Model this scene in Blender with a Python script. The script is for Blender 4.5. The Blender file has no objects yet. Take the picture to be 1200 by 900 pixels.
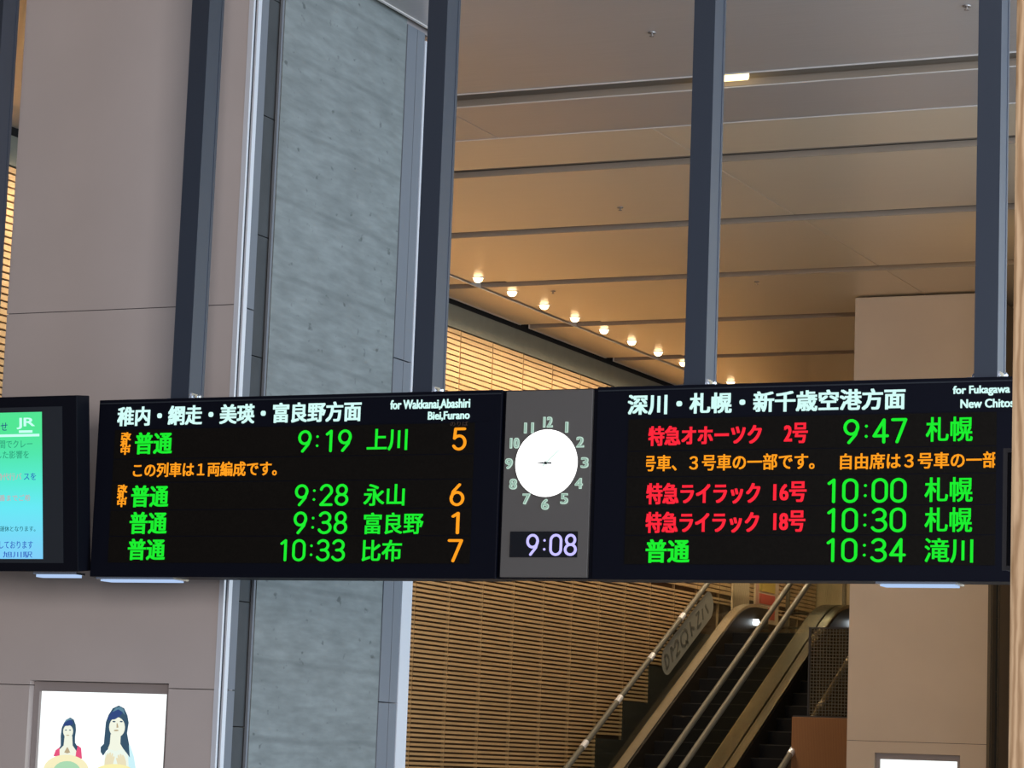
import bpy, bmesh, math, random
from mathutils import Vector, Matrix
random.seed(7)
C = bpy.context.scene.collection
SC = bpy.context.scene
PI = math.pi

# ------------------------------------------------------------------ camera
EYE = Vector((0.0, 0.0, 1.6))
cam_data = bpy.data.cameras.new('camera')
cam = bpy.data.objects.new('camera', cam_data); C.objects.link(cam)
yaw, pitch, roll = (math.radians(a) for a in (24.9185, 7.9548, 2.1204))
fwd = Vector((-math.sin(yaw)*math.cos(pitch), math.cos(yaw)*math.cos(pitch), math.sin(pitch)))
rgt = Vector((math.cos(yaw), math.sin(yaw), 0)); upv = rgt.cross(fwd)
r2 = math.cos(roll)*rgt + math.sin(roll)*upv
u2 = -math.sin(roll)*rgt + math.cos(roll)*upv
cam.matrix_world = Matrix(((r2.x, u2.x, -fwd.x, EYE.x), (r2.y, u2.y, -fwd.y, EYE.y), (r2.z, u2.z, -fwd.z, EYE.z), (0, 0, 0, 1)))
cam_data.sensor_width = 36; cam_data.lens = 3192.46/1200*36
cam_data.clip_start = 0.1; cam_data.clip_end = 200
SC.camera = cam

# ------------------------------------------------------------------ light and exposure
SC.view_settings.view_transform = 'Standard'; SC.view_settings.look = 'None'
SC.view_settings.exposure = 0.0; SC.view_settings.gamma = 1.0; SC.view_settings.use_curve_mapping = False
world = bpy.data.worlds.new('world'); SC.world = world; world.use_nodes = True
bg = world.node_tree.nodes['Background']
bg.inputs[0].default_value = (0.62, 0.74, 1.0, 1); bg.inputs[1].default_value = 0.20

def area(name, loc, target, sx, sy, col, watts):
    l = bpy.data.lights.new(name, 'AREA'); l.shape = 'RECTANGLE'; l.size = sx; l.size_y = sy
    l.color = col; l.energy = watts
    o = bpy.data.objects.new(name, l); C.objects.link(o); o.location = loc
    o.rotation_euler = (Vector(target)-Vector(loc)).to_track_quat('-Z', 'Y').to_euler()
    return o
# daylight through the tall window wall to the right of the hall, and the concourse behind the camera
area('daylight_window', (2.2, 17.5, 4.2), (-10, 17.5, 4.2), 17, 6, (0.60, 0.79, 1.0), 1900)
area('concourse_light', (4.5, -4.0, 4.2), (-9.5, 17, 4.0), 9, 5.5, (1.0, 0.92, 0.90), 3300)

# added warm fill for the distant column, unseen behind the light-blocking wall
area('warm_fill', (-5.6, 28.2, 6.4), (-9.6, 32.8, 3.6), 1.6, 1.0, (1.0, 0.74, 0.42), 70)

# ------------------------------------------------------------------ materials
def mat(name, col, rough=0.6, metal=0.0, spec=0.4, noise=0.0, scale=8.0, stretch=(1, 1, 1), bump=0.0):
    m = bpy.data.materials.new(name); m.use_nodes = True
    nt = m.node_tree; b = nt.nodes['Principled BSDF']
    b.inputs['Base Color'].default_value = (*col, 1); b.inputs['Roughness'].default_value = rough
    b.inputs['Metallic'].default_value = metal; b.inputs['Specular IOR Level'].default_value = spec
    if noise or bump:
        tc = nt.nodes.new('ShaderNodeTexCoord'); mp = nt.nodes.new('ShaderNodeMapping')
        mp.inputs['Scale'].default_value = stretch
        nz = nt.nodes.new('ShaderNodeTexNoise'); nz.inputs['Scale'].default_value = scale; nz.inputs['Detail'].default_value = 5
        nt.links.new(tc.outputs['Object'], mp.inputs[0]); nt.links.new(mp.outputs[0], nz.inputs['Vector'])
        if noise:
            rp = nt.nodes.new('ShaderNodeValToRGB')
            lo = tuple(max(0, c*(1-noise)) for c in col); hi = tuple(min(1, c*(1+noise)) for c in col)
            rp.color_ramp.elements[0].position = 0.3; rp.color_ramp.elements[1].position = 0.7
            rp.color_ramp.elements[0].color = (*lo, 1); rp.color_ramp.elements[1].color = (*hi, 1)
            nt.links.new(nz.outputs['Fac'], rp.inputs[0]); nt.links.new(rp.outputs[0], b.inputs['Base Color'])
        if bump:
            bp = nt.nodes.new('ShaderNodeBump'); bp.inputs['Strength'].default_value = bump; bp.inputs['Distance'].default_value = 0.01
            nt.links.new(nz.outputs['Fac'], bp.inputs['Height']); nt.links.new(bp.outputs[0], b.inputs['Normal'])
    return m

def emit(name, col, strength):
    m = bpy.data.materials.new(name); m.use_nodes = True
    nt = m.node_tree; nt.nodes.clear()
    e = nt.nodes.new('ShaderNodeEmission'); e.inputs[0].default_value = (*col, 1); e.inputs[1].default_value = strength
    o = nt.nodes.new('ShaderNodeOutputMaterial'); nt.links.new(e.outputs[0], o.inputs[0])
    return m

def glass(name, tint, clear, rough=0.02):
    m = bpy.data.materials.new(name); m.use_nodes = True
    nt = m.node_tree; nt.nodes.clear()
    t = nt.nodes.new('ShaderNodeBsdfTransparent'); t.inputs[0].default_value = (*tint, 1)
    g = nt.nodes.new('ShaderNodeBsdfGlossy'); g.inputs['Roughness'].default_value = rough
    x = nt.nodes.new('ShaderNodeMixShader'); x.inputs[0].default_value = 1-clear
    o = nt.nodes.new('ShaderNodeOutputMaterial')
    nt.links.new(t.outputs[0], x.inputs[1]); nt.links.new(g.outputs[0], x.inputs[2]); nt.links.new(x.outputs[0], o.inputs[0])
    return m

def concrete(name, col):
    m = mat(name, col, 0.8, 0, 0.3)
    nt = m.node_tree; b = nt.nodes['Principled BSDF']; L = nt.links.new
    tc = nt.nodes.new('ShaderNodeTexCoord')
    def nz(scale, stretch, detail=6):
        mp = nt.nodes.new('ShaderNodeMapping'); mp.inputs['Scale'].default_value = stretch
        n = nt.nodes.new('ShaderNodeTexNoise'); n.inputs['Scale'].default_value = scale; n.inputs['Detail'].default_value = detail
        L(tc.outputs['Object'], mp.inputs[0]); L(mp.outputs[0], n.inputs['Vector']); return n
    def ramp(src, p0, p1, c0, c1):
        r = nt.nodes.new('ShaderNodeValToRGB'); r.color_ramp.elements[0].position = p0; r.color_ramp.elements[1].position = p1
        r.color_ramp.elements[0].color = (*c0, 1); r.color_ramp.elements[1].color = (*c1, 1); L(src, r.inputs[0]); return r
    def mul(a, bb):
        x = nt.nodes.new('ShaderNodeMix'); x.data_type = 'RGBA'; x.blend_type = 'MULTIPLY'; x.inputs[0].default_value = 1
        L(a, x.inputs[6]); L(bb, x.inputs[7]); return x.outputs[2]
    streak = ramp(nz(6.5, (1, 0.6, 3.0), 10).outputs['Fac'], .25, .75, tuple(c*.80 for c in col), tuple(min(1, c*1.16) for c in col))
    blot = ramp(nz(2.2, (1, 1, 1.2)).outputs['Fac'], .35, .65, (.92, .92, .92), (1.05, 1.05, 1.05))
    pits = ramp(nz(9, (1, 1, 1.6), 2).outputs['Fac'], .24, .33, (.55, .55, .55), (1, 1, 1))
    w = nt.nodes.new('ShaderNodeTexWave'); w.wave_type = 'BANDS'; w.bands_direction = 'Z'; w.inputs['Scale'].default_value = .55
    w.inputs['Distortion'].default_value = .5; w.inputs['Detail'].default_value = 3; w.inputs['Detail Scale'].default_value = 1.4
    L(tc.outputs['Object'], w.inputs['Vector'])
    seams = ramp(w.outputs['Fac'], 0, .022, (.85, .85, .85), (1, 1, 1))
    L(mul(mul(mul(streak.outputs[0], blot.outputs[0]), pits.outputs[0]), seams.outputs[0]), b.inputs['Base Color'])
    bp = nt.nodes.new('ShaderNodeBump'); bp.inputs['Strength'].default_value = .25; bp.inputs['Distance'].default_value = .01
    L(nz(14, (1, 1, 2)).outputs['Fac'], bp.inputs['Height']); L(bp.outputs[0], b.inputs['Normal'])
    return m

def wood(name, c0, c1, scale, stretch, rough=0.5, dist=6.0):
    m = mat(name, c0, rough)
    nt = m.node_tree; b = nt.nodes['Principled BSDF']; L = nt.links.new
    tc = nt.nodes.new('ShaderNodeTexCoord'); mp = nt.nodes.new('ShaderNodeMapping'); mp.inputs['Scale'].default_value = stretch
    w = nt.nodes.new('ShaderNodeTexWave'); w.inputs['Scale'].default_value = scale; w.inputs['Distortion'].default_value = dist
    w.inputs['Detail'].default_value = 4; w.inputs['Detail Scale'].default_value = 1.2
    r = nt.nodes.new('ShaderNodeValToRGB'); r.color_ramp.elements[0].color = (*c0, 1); r.color_ramp.elements[1].color = (*c1, 1)
    L(tc.outputs['Object'], mp.inputs[0]); L(mp.outputs[0], w.inputs['Vector']); L(w.outputs['Fac'], r.inputs[0]); L(r.outputs[0], b.inputs['Base Color'])
    return m

M = dict(
    board=mat('board_black', (0.0028, 0.0034, 0.008), 0.5, spec=0.12),
    board_side=mat('board_side', (0.012, 0.013, 0.022), 0.5),
    led_off=mat('unlit_led_matrix', (0.006, 0.0048, 0.0036), 0.6, spec=0.08, noise=.25, scale=60),
    bezel=mat('monitor_bezel', (0.0035, 0.004, 0.008), 0.5, spec=0.15),
    bezel_in=mat('monitor_inner_bezel', (0.020, 0.024, 0.030), 0.4),
    panel=mat('clock_panel_grey', (0.115, 0.107, 0.100), 0.5, metal=0.15),
    clock_window=mat('clock_window_black', (0.008, 0.008, 0.010), 0.25),
    numeral=emit('backlit_numeral', (0.36, 0.56, 0.46), 0.8),
    numeral_rim=emit('numeral_rim', (0.62, 0.86, 0.74), 0.85),
    dial=emit('backlit_dial', (1.0, 1.0, 1.0), 2.2),
    hand=mat('clock_hand_dark', (0.03, 0.04, 0.04), 0.4),
    hand_glare=emit('clock_hand_washed_out', (0.72, 0.92, 0.84), 1.0),  # minute hand glows pale: the dial's overexposure is put into its colour
    clock_led=emit('clock_led_lavender', (0.50, 0.46, 1.0), 1.25),
    W=emit('led_white', (0.66, 1.0, 0.95), 1.0),
    G=emit('led_green', (0.012, 0.86, 0.030), 1.0),
    O=emit('led_amber', (1.0, 0.335, 0.014), 1.08),
    R=emit('led_red', (1.0, 0.022, 0.045), 1.0),
    D=mat('caption_brown', (0.055, 0.030, 0.022), 0.6),
    post=mat('dark_painted_steel', (0.115, 0.132, 0.165), 0.38, metal=0.9, spec=0.5),
    bracket=mat('zinc_bracket', (0.65, 0.67, 0.70), 0.25, metal=1.0),
    clad=mat('tan_cladding_panel', (0.45, 0.395, 0.37), 0.62, noise=.03, scale=1.5),
    clad_warm_light=mat('tan_cladding_warm_light', (0.41, 0.335, 0.265), 0.62, noise=.03, scale=1.5),  # the same tan cladding with the warm lamplight put into its colour
    clad_back=mat('rear_cladding', (0.155, 0.165, 0.18), 0.6),
    trim=mat('bright_corner_trim', (0.72, 0.74, 0.78), 0.35, metal=0.3),
    joint=mat('shadow_joint', (0.035, 0.035, 0.04), 0.8),
    fin=mat('dark_gap_lining', (0.052, 0.054, 0.054), 0.8, noise=.1, scale=5),
    concrete=concrete('board_formed_concrete', (0.198, 0.213, 0.203)),
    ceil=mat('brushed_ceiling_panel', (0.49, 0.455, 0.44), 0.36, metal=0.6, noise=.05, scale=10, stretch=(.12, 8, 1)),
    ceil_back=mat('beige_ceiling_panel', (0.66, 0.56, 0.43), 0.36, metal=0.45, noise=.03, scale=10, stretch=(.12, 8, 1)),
    side_shade=mat('shaded_side_lining', (0.075, 0.058, 0.036), 0.6), core_shade=mat('shaded_concrete', (0.17, 0.125, 0.080), 0.6),  # shaded copies of trim, side panel and concrete; lack of daylight painted in
    ceil_edge=mat('ceiling_panel_edge', (0.70, 0.66, 0.62), 0.4, metal=0.3),
    groove=mat('ceiling_groove', (0.27, 0.215, 0.165), 0.7, spec=0.1),
    black=mat('plenum_black', (0.008, 0.008, 0.008), 0.9),
    band=mat('plaster_band', (0.20, 0.205, 0.165), 0.7, noise=.05, scale=6),
    slat=mat('wooden_slat', (0.57, 0.375, 0.18), 0.5, noise=.14, scale=2.0, stretch=(1, .6, 9)),
    slat_back=mat('slat_backing', (0.085, 0.043, 0.015), 0.8),
    stone=mat('stone_floor', (0.36, 0.33, 0.31), 0.35, noise=.08, scale=2),
    wall=mat('plain_tan_wall', (0.50, 0.38, 0.22), 0.6, noise=.05, scale=1),
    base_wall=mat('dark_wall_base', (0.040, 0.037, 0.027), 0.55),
    steel=mat('brushed_stainless', (0.16, 0.135, 0.092), 0.22, metal=0.75),
    deck_sheen=mat('deck_painted_sheen', (0.62, 0.56, 0.44), 0.22, metal=0.85),  # lighter copy of the deck steel; reflections are put into its colour
    rail=mat('handrail_grey', (0.17, 0.16, 0.125), 0.45, metal=0.2),
    step=mat('escalator_step_black', (0.004, 0.004, 0.005), 0.5, spec=0.15),
    step_edge=mat('escalator_step_edge', (0.035, 0.033, 0.028), 0.3, metal=0.6),
    truss=mat('escalator_outer_panel', (0.026, 0.020, 0.013), 0.5, spec=0.2),
    glass=glass('balustrade_glass', (0.93, 0.95, 0.92), 0.94),
    sticker=mat('pale_sticker', (0.34, 0.33, 0.26), 0.5),
    sticker_ink=mat('sticker_ink', (0.15, 0.145, 0.11), 0.5),
    lamp_on=emit('warm_lamp_lens', (1.0, 0.74, 0.42), 9),
    white_lamp=emit('white_lamp_lens', (0.86, 0.95, 1.0), 9),
    tube=emit('fluorescent_tube', (0.50, 0.68, 1.0), 0.9),
    slot_lamp=emit('slot_lamp_tube', (1.0, 0.78, 0.36), 3.0),
    counter=wood('brown_partition_wood', (0.15, 0.066, 0.022), (0.22, 0.10, 0.036), 6, (3, 3, .2), dist=3),
    pillar=wood('laminated_timber', (0.20, 0.125, 0.062), (0.35, 0.25, 0.15), 11, (1.2, 1.2, .20), 0.6, 9),
    lit_poster=emit('lit_poster_white', (0.94, 1.0, 1.0), 1.25),
    frame_in=mat('recess_lining', (0.27, 0.235, 0.225), 0.6),
    sprinkler=mat('sprinkler_metal', (0.25, 0.22, 0.20), 0.35, metal=0.8),
    red_print=mat('red_print', (0.55, 0.10, 0.06), 0.5), pink_print=mat('pink_print', (0.62, 0.36, 0.26), 0.5),
    yellow_print=mat('yellow_print', (0.62, 0.45, 0.10), 0.5), paper=mat('cream_paper', (0.66, 0.52, 0.34), 0.5),
)

# ------------------------------------------------------------------ mesh helpers
class MB:
    """collects shapes and links them as one mesh object"""
    def __init__(s): s.bm = bmesh.new()
    def box(s, x0, x1, y0, y1, z0, z1):
        v = [s.bm.verts.new(p) for p in ((x0,y0,z0),(x1,y0,z0),(x1,y1,z0),(x0,y1,z0),(x0,y0,z1),(x1,y0,z1),(x1,y1,z1),(x0,y1,z1))]
        for f in ((3,2,1,0),(4,5,6,7),(0,1,5,4),(1,2,6,5),(2,3,7,6),(3,0,4,7)): s.bm.faces.new([v[i] for i in f])
        return s
    def prism(s, pts, axis, a, b):
        """polygon extruded along an axis: 'y' pts are (x,z); 'x' pts are (y,z); 'z' pts are (x,y)"""
        def P(p, t): return {'y': (p[0], t, p[1]), 'x': (t, p[0], p[1]), 'z': (p[0], p[1], t)}[axis]
        A = [s.bm.verts.new(P(p, a)) for p in pts]; B = [s.bm.verts.new(P(p, b)) for p in pts]
        s.bm.faces.new(A); s.bm.faces.new(B[::-1]); n = len(pts)
        for i in range(n): s.bm.faces.new((A[i], B[i], B[(i+1) % n], A[(i+1) % n]))
        return s
    def tube(s, path, r, n=10):
        rings = []
        path = [Vector(p) for p in path]
        for i, p in enumerate(path):
            d = (path[min(i+1, len(path)-1)] - path[max(i-1, 0)]).normalized()
            a = d.cross(Vector((0, 0, 1)));
            if a.length < 1e-4: a = Vector((1, 0, 0))
            a.normalize(); b = d.cross(a)
            rings.append([s.bm.verts.new(p + r*(math.cos(2*PI*k/n)*a + math.sin(2*PI*k/n)*b)) for k in range(n)])
        for A, B in zip(rings, rings[1:]):
            for k in range(n): s.bm.faces.new((A[k], A[(k+1) % n], B[(k+1) % n], B[k]))
        s.bm.faces.new(rings[0]); s.bm.faces.new(rings[-1][::-1])
        return s
    def lathe(s, prof, n=20, c=(0, 0, 0)):
        """(radius, z) profile turned about the vertical"""
        rings = []
        for r, z in prof:
            rings.append([s.bm.verts.new((c[0]+r*math.cos(2*PI*k/n), c[1]+r*math.sin(2*PI*k/n), c[2]+z)) for k in range(n)])
        for A, B in zip(rings, rings[1:]):
            for k in range(n): s.bm.faces.new((A[k], A[(k+1) % n], B[(k+1) % n], B[k]))
        s.bm.faces.new(rings[0][::-1]); s.bm.faces.new(rings[-1])
        return s
    def bevel(s, w, seg=2):
        bmesh.ops.bevel(s.bm, geom=s.bm.edges[:], offset=w, segments=seg, affect='EDGES', profile=.6); return s
    def build(s, name, m, parent=None, smooth=False):
        bmesh.ops.recalc_face_normals(s.bm, faces=s.bm.faces[:])
        base = wloc(parent) if parent else Vector()
        if parent: bmesh.ops.translate(s.bm, verts=s.bm.verts[:], vec=-base)
        me = bpy.data.meshes.new(name); s.bm.to_mesh(me); s.bm.free()
        if smooth:
            for p in me.polygons: p.use_smooth = True
        me.materials.append(m)
        o = bpy.data.objects.new(name, me); C.objects.link(o)
        if parent: o.parent = parent
        return o
def wloc(o):
    v = Vector(o.location)
    while o.parent: o = o.parent; v += Vector(o.location)
    return v
def tag(o, label, cat=None, group=None, kind=None):
    if label: o['label'] = label
    if cat: o['category'] = cat
    if group: o['group'] = group
    if kind: o['kind'] = kind
    return o
def thing(name, label, cat, loc, group=None):
    o = bpy.data.objects.new(name, None); C.objects.link(o); o.location = loc; o.empty_display_size = .1
    return tag(o, label, cat, group)
def struct(o): o['kind'] = 'structure'; return o
def copy_tree(o, parent=None):
    c = o.copy(); C.objects.link(c)
    if parent: c.parent = parent
    for ch in list(o.children): copy_tree(ch, c)
    return c

_font = {}
def text_mesh(body, bold=0.0, spacing=1.0):
    """glyph outlines of a string as a mesh in its own XY plane"""
    cu = bpy.data.curves.new('lettering_curve', 'FONT'); cu.body = body; cu.resolution_u = 3; cu.offset = bold
    cu.space_character = spacing; cu.align_x = 'CENTER' if '\n' in body else 'LEFT'
    cu.space_line = 0.86
    t = bpy.data.objects.new('lettering_curve', cu); C.objects.link(t)
    dg = bpy.context.evaluated_depsgraph_get(); dg.update()
    me = bpy.data.meshes.new_from_object(t.evaluated_get(dg))
    bpy.data.objects.remove(t); bpy.data.curves.remove(cu)
    return me
DIGIT = {   # strokes of the board's rounded numerals in a 0.62 x 1 cell
    '0': [('arc', .31, .72, .31, .28, 0, 180), ('arc', .31, .28, .31, .28, 180, 360), ((0, .72), (0, .28)), ((.62, .28), (.62, .72))],
    '1': [((.17, .84), (.40, 1.0), (.40, 0))],
    '2': [('arc', .31, .71, .30, .29, 165, -25), ((.585, .60), (.02, 0), (.62, 0))],
    '3': [('arc', .29, .755, .29, .245, 155, -90), ('arc', .29, .26, .33, .26, 90, -155), ((.20, .51), (.30, .51))],
    '4': [((.47, 0), (.47, 1.0), (0, .28), (.64, .28))],
    '5': [((.57, 1.0), (.10, 1.0), (.06, .54)), ('arc', .30, .33, .31, .33, 140, -150)],
    '6': [('arc', .31, .31, .31, .31, 0, 360), ((.02, .36), (.10, .66), (.42, 1.0))],
    '7': [((0, 1.0), (.62, 1.0), (.22, 0))],
    '8': [('arc', .31, .755, .26, .245, 0, 360), ('arc', .31, .26, .31, .26, 0, 360)],
    '9': [('arc', .31, .69, .31, .31, 0, 360), ((.60, .64), (.52, .36), (.20, 0))],
    ':': [((.0, .72), (.0, .74)), ((.0, .26), (.0, .28))]}
def numerals(body, wd):
    """flat rounded strokes spelling a time or a number; returns a bmesh in the XY plane"""
    bm = bmesh.new(); x = 0.0; tri = [0]
    def disc(p, r, z):
        vs = [bm.verts.new((p[0]+r*math.cos(2*PI*k/12), p[1]+r*math.sin(2*PI*k/12), z)) for k in range(12)]; bm.faces.new(vs)
    def seg(p, q, z):
        d = Vector((q[0]-p[0], q[1]-p[1]));
        if d.length < 1e-6: return
        n = Vector((-d.y, d.x)).normalized()*wd
        bm.faces.new([bm.verts.new((a[0]+s*n.x, a[1]+s*n.y, z)) for a, s in ((p, -1), (q, -1), (q, 1), (p, 1))])
    for i, ch in enumerate(body):
        for s in DIGIT[ch]:
            if s[0] == 'arc':
                _, cx, cy, rx, ry, a0, a1 = s
                pts = [(cx+rx*math.cos(math.radians(a0+(a1-a0)*k/18)), cy+ry*math.sin(math.radians(a0+(a1-a0)*k/18))) for k in range(19)]
            else: pts = list(s)
            pts = [(x+.87*p[0], p[1]) for p in pts]
            for p, q in zip(pts, pts[1:]): seg(p, q, 0)
            for p in pts: disc(p, wd*(.85 if ch == ':' else 1), 0)
        if i+1 < len(body): x += .33 if ch == ':' else (.77 if body[i+1] != ':' else .90)
    return bm
def lettering(name, body, m, parent, x0, x1, z0, z1, y, bold=0.0, thick=0.003, clip=(None, None), spacing=1.0):
    """lettering fitted to a box on the plane facing -Y at depth y (parent-local coordinates); bold in metres"""
    if name in ('departure_time', 'platform_number', 'digital_time'):
        bm = numerals(body, .066)
    else:
        me = text_mesh(body, 0, spacing)
        bm = bmesh.new(); bm.from_mesh(me); bpy.data.meshes.remove(me)
    xs = [v.co.x for v in bm.verts]; ys = [v.co.y for v in bm.verts]
    ax, bx, ay, by = min(xs), max(xs), min(ys), max(ys)
    x0 += bold; x1 -= bold; z0 += bold*.6; z1 -= bold*.6
    for v in bm.verts:
        v.co = Vector((x0 + (v.co.x-ax)/(bx-ax)*(x1-x0), y, z0 + (v.co.y-ay)/(by-ay)*(z1-z0)))
    if bold:
        src = bm.copy(); tmp = bpy.data.meshes.new('t'); src.to_mesh(tmp); src.free()
        bmesh.ops.translate(bm, verts=bm.verts[:], vec=(-bold, 0, -bold*.6))
        for i, (dx, dz) in enumerate(((bold, -.6*bold), (-bold, .6*bold), (bold, .6*bold))):
            k = len(bm.verts); bm.from_mesh(tmp); bm.verts.ensure_lookup_table()
            bmesh.ops.translate(bm, verts=bm.verts[k:], vec=(dx, -.0002*(i+1), dz))
        bpy.data.meshes.remove(tmp)
    for xc, sgn in ((clip[0], -1), (clip[1], 1)):
        if xc is not None:
            bmesh.ops.bisect_plane(bm, geom=bm.verts[:]+bm.edges[:]+bm.faces[:], plane_co=(xc, 0, 0), plane_no=(sgn, 0, 0), clear_outer=True)
    r = bmesh.ops.extrude_face_region(bm, geom=bm.faces[:])
    bmesh.ops.translate(bm, verts=[g for g in r['geom'] if isinstance(g, bmesh.types.BMVert)], vec=(0, -thick, 0))
    bmesh.ops.recalc_face_normals(bm, faces=bm.faces[:])
    me = bpy.data.meshes.new(name); bm.to_mesh(me); bm.free(); me.materials.append(m)
    o = bpy.data.objects.new(name, me); C.objects.link(o); o.parent = parent
    return o

# ================================================================== SETTING
CEIL = 7.6
WALLX = -15.6
# floor
struct(MB().box(-16, 9, -6, 48, -.2, 0).build('floor', M['stone']))
# ceiling: long metal panels laid across the hall with grooves between, a dark plenum above
cp = MB(); cb = MB()
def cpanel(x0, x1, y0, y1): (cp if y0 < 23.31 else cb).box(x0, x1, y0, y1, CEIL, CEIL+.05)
cpanel(-12.3, 8, 12.0, 16.55)
cpanel(-15.5, -12.3, 12.0, 21.63)
cpanel(-9.93, 8, 16.55, 19.75); cpanel(-12.3, 8, 19.75, 21.63)
for a, b in ((22.05, 23.30),): cpanel(-15.5, -11.07, a, b); cpanel(-11.055, 8, a, b)
bays = [(23.32, 24.50), (24.84, 27.47), (27.77, 30.52), (30.82, 33.60), (33.90, 36.65), (36.95, 39.75), (40.05, 42.8), (43.1, 46.9)]
for i, (a, b) in enumerate(bays):
    # trough for the downlights runs along x = -14.75 .. -14.35
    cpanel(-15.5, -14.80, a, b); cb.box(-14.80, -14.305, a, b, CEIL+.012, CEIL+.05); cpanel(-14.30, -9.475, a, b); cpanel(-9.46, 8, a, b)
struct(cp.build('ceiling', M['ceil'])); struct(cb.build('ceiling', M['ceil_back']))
g = MB()
for a, b in zip(bays, bays[1:]): g.box(-15.5, 8, a[1]-.02, b[0]+.02, CEIL+.07, CEIL+.11)
for a, bb in bays[1:]: g.box(-15.5, 8, a-.012, a, CEIL-.002, CEIL+.06)
g.box(-15.5, 8, 22.035, 22.05, CEIL, CEIL+.06)
struct(g.build('trim_1', M['groove']))
e = MB()
e.box(-11.07, -11.055, 22.05, 23.3, CEIL+.01, CEIL+.05)
for a, b in bays:
    e.box(-9.475, -9.46, a, b, CEIL+.008, CEIL+.05)
    e.box(-15.53, -15.5, a, b, CEIL-.006, CEIL+.05)
for y in (21.61, 22.052): e.box(-12.3, 8, y, y+.02, CEIL-.006, CEIL+.05)
e.box(-15.5, 8, 23.30, 23.32, CEIL-.004, CEIL+.05)
e.box(-14.81, -14.80, 23.3, 46.9, CEIL-.014, CEIL+.05)
e.box(-9.955, -9.93, 16.55, 19.75, CEIL-.008, CEIL+.05)
struct(e.build('trim_2', M['ceil_edge']))
s = MB(); s.box(-15.5, 8, 21.55, 22.13, CEIL+.16, CEIL+.2); s.box(-15.5, 8, 21.55, 21.63, CEIL+.05, CEIL+.16); s.box(-15.5, 8, 22.07, 22.13, CEIL+.05, CEIL+.16)
struct(s.build('trim_3', M['groove']))
struct(MB().box(-16, 9, 11, 48, CEIL+.35, CEIL+.5).build('trim_4', M['black']))

# left wall: horizontal timber slats on a dark backing, in one-metre panels
w = MB()
UP, LO = 0.0705, 0.0590
def stair_bottom(y):        # the panels stop above the escalator in one-metre steps
    if y < 33.9: return 0.35
    return 2.03 + .575*(y-37.4) if y < 41.0 else 4.3
y0 = 16.0
for k in range(31):
    ya, yb = y0-.1+k+.014, y0+.9+k-.014
    zb = stair_bottom(ya+.5)
    z = 7.25-UP
    while z > 4.45:
        w.box(WALLX-.03, WALLX+.012, ya, yb, z, z+UP*.74); z -= UP
    z = 4.45-LO
    while z > zb:
        w.box(WALLX-.03, WALLX+.012, ya, yb, z, z+LO*.56); z -= LO
wl = struct(w.build('wall_left', M['slat']))
b = MB(); b.box(WALLX-.2, WALLX-.035, 11, 48, 0, 7.25)
bt = MB()
for k in range(32): bt.box(WALLX-.035, WALLX+.002, 15.9+k-.012, 15.9+k+.012, .35, 7.25)
b.build('slat_backing', M['slat_back'], wl)
bt.build('slat_batten', mat('batten_wood', (.30, .19, .085), .6), wl)
MB().box(WALLX-.2, WALLX+.02, 11, 48, 7.25, 7.545).build('plaster_band', M['band'], wl)
MB().box(WALLX-.2, WALLX+.0, 11, 48, 7.545, 8.0).build('shadow_gap', M['black'], wl)
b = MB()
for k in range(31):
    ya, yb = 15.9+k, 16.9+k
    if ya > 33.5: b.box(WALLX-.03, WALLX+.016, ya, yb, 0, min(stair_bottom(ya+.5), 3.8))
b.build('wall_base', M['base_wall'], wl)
struct(MB().box(-16, 9, 47, 47.3, 0, 8).build('wall_back', M['wall']))
# added wall, unseen past the right edge, keeping window light off the back
struct(MB().box(-6.3, 9, 27.0, 27.3, 0, CEIL).build('wall_light_block', M['wall']))

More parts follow.
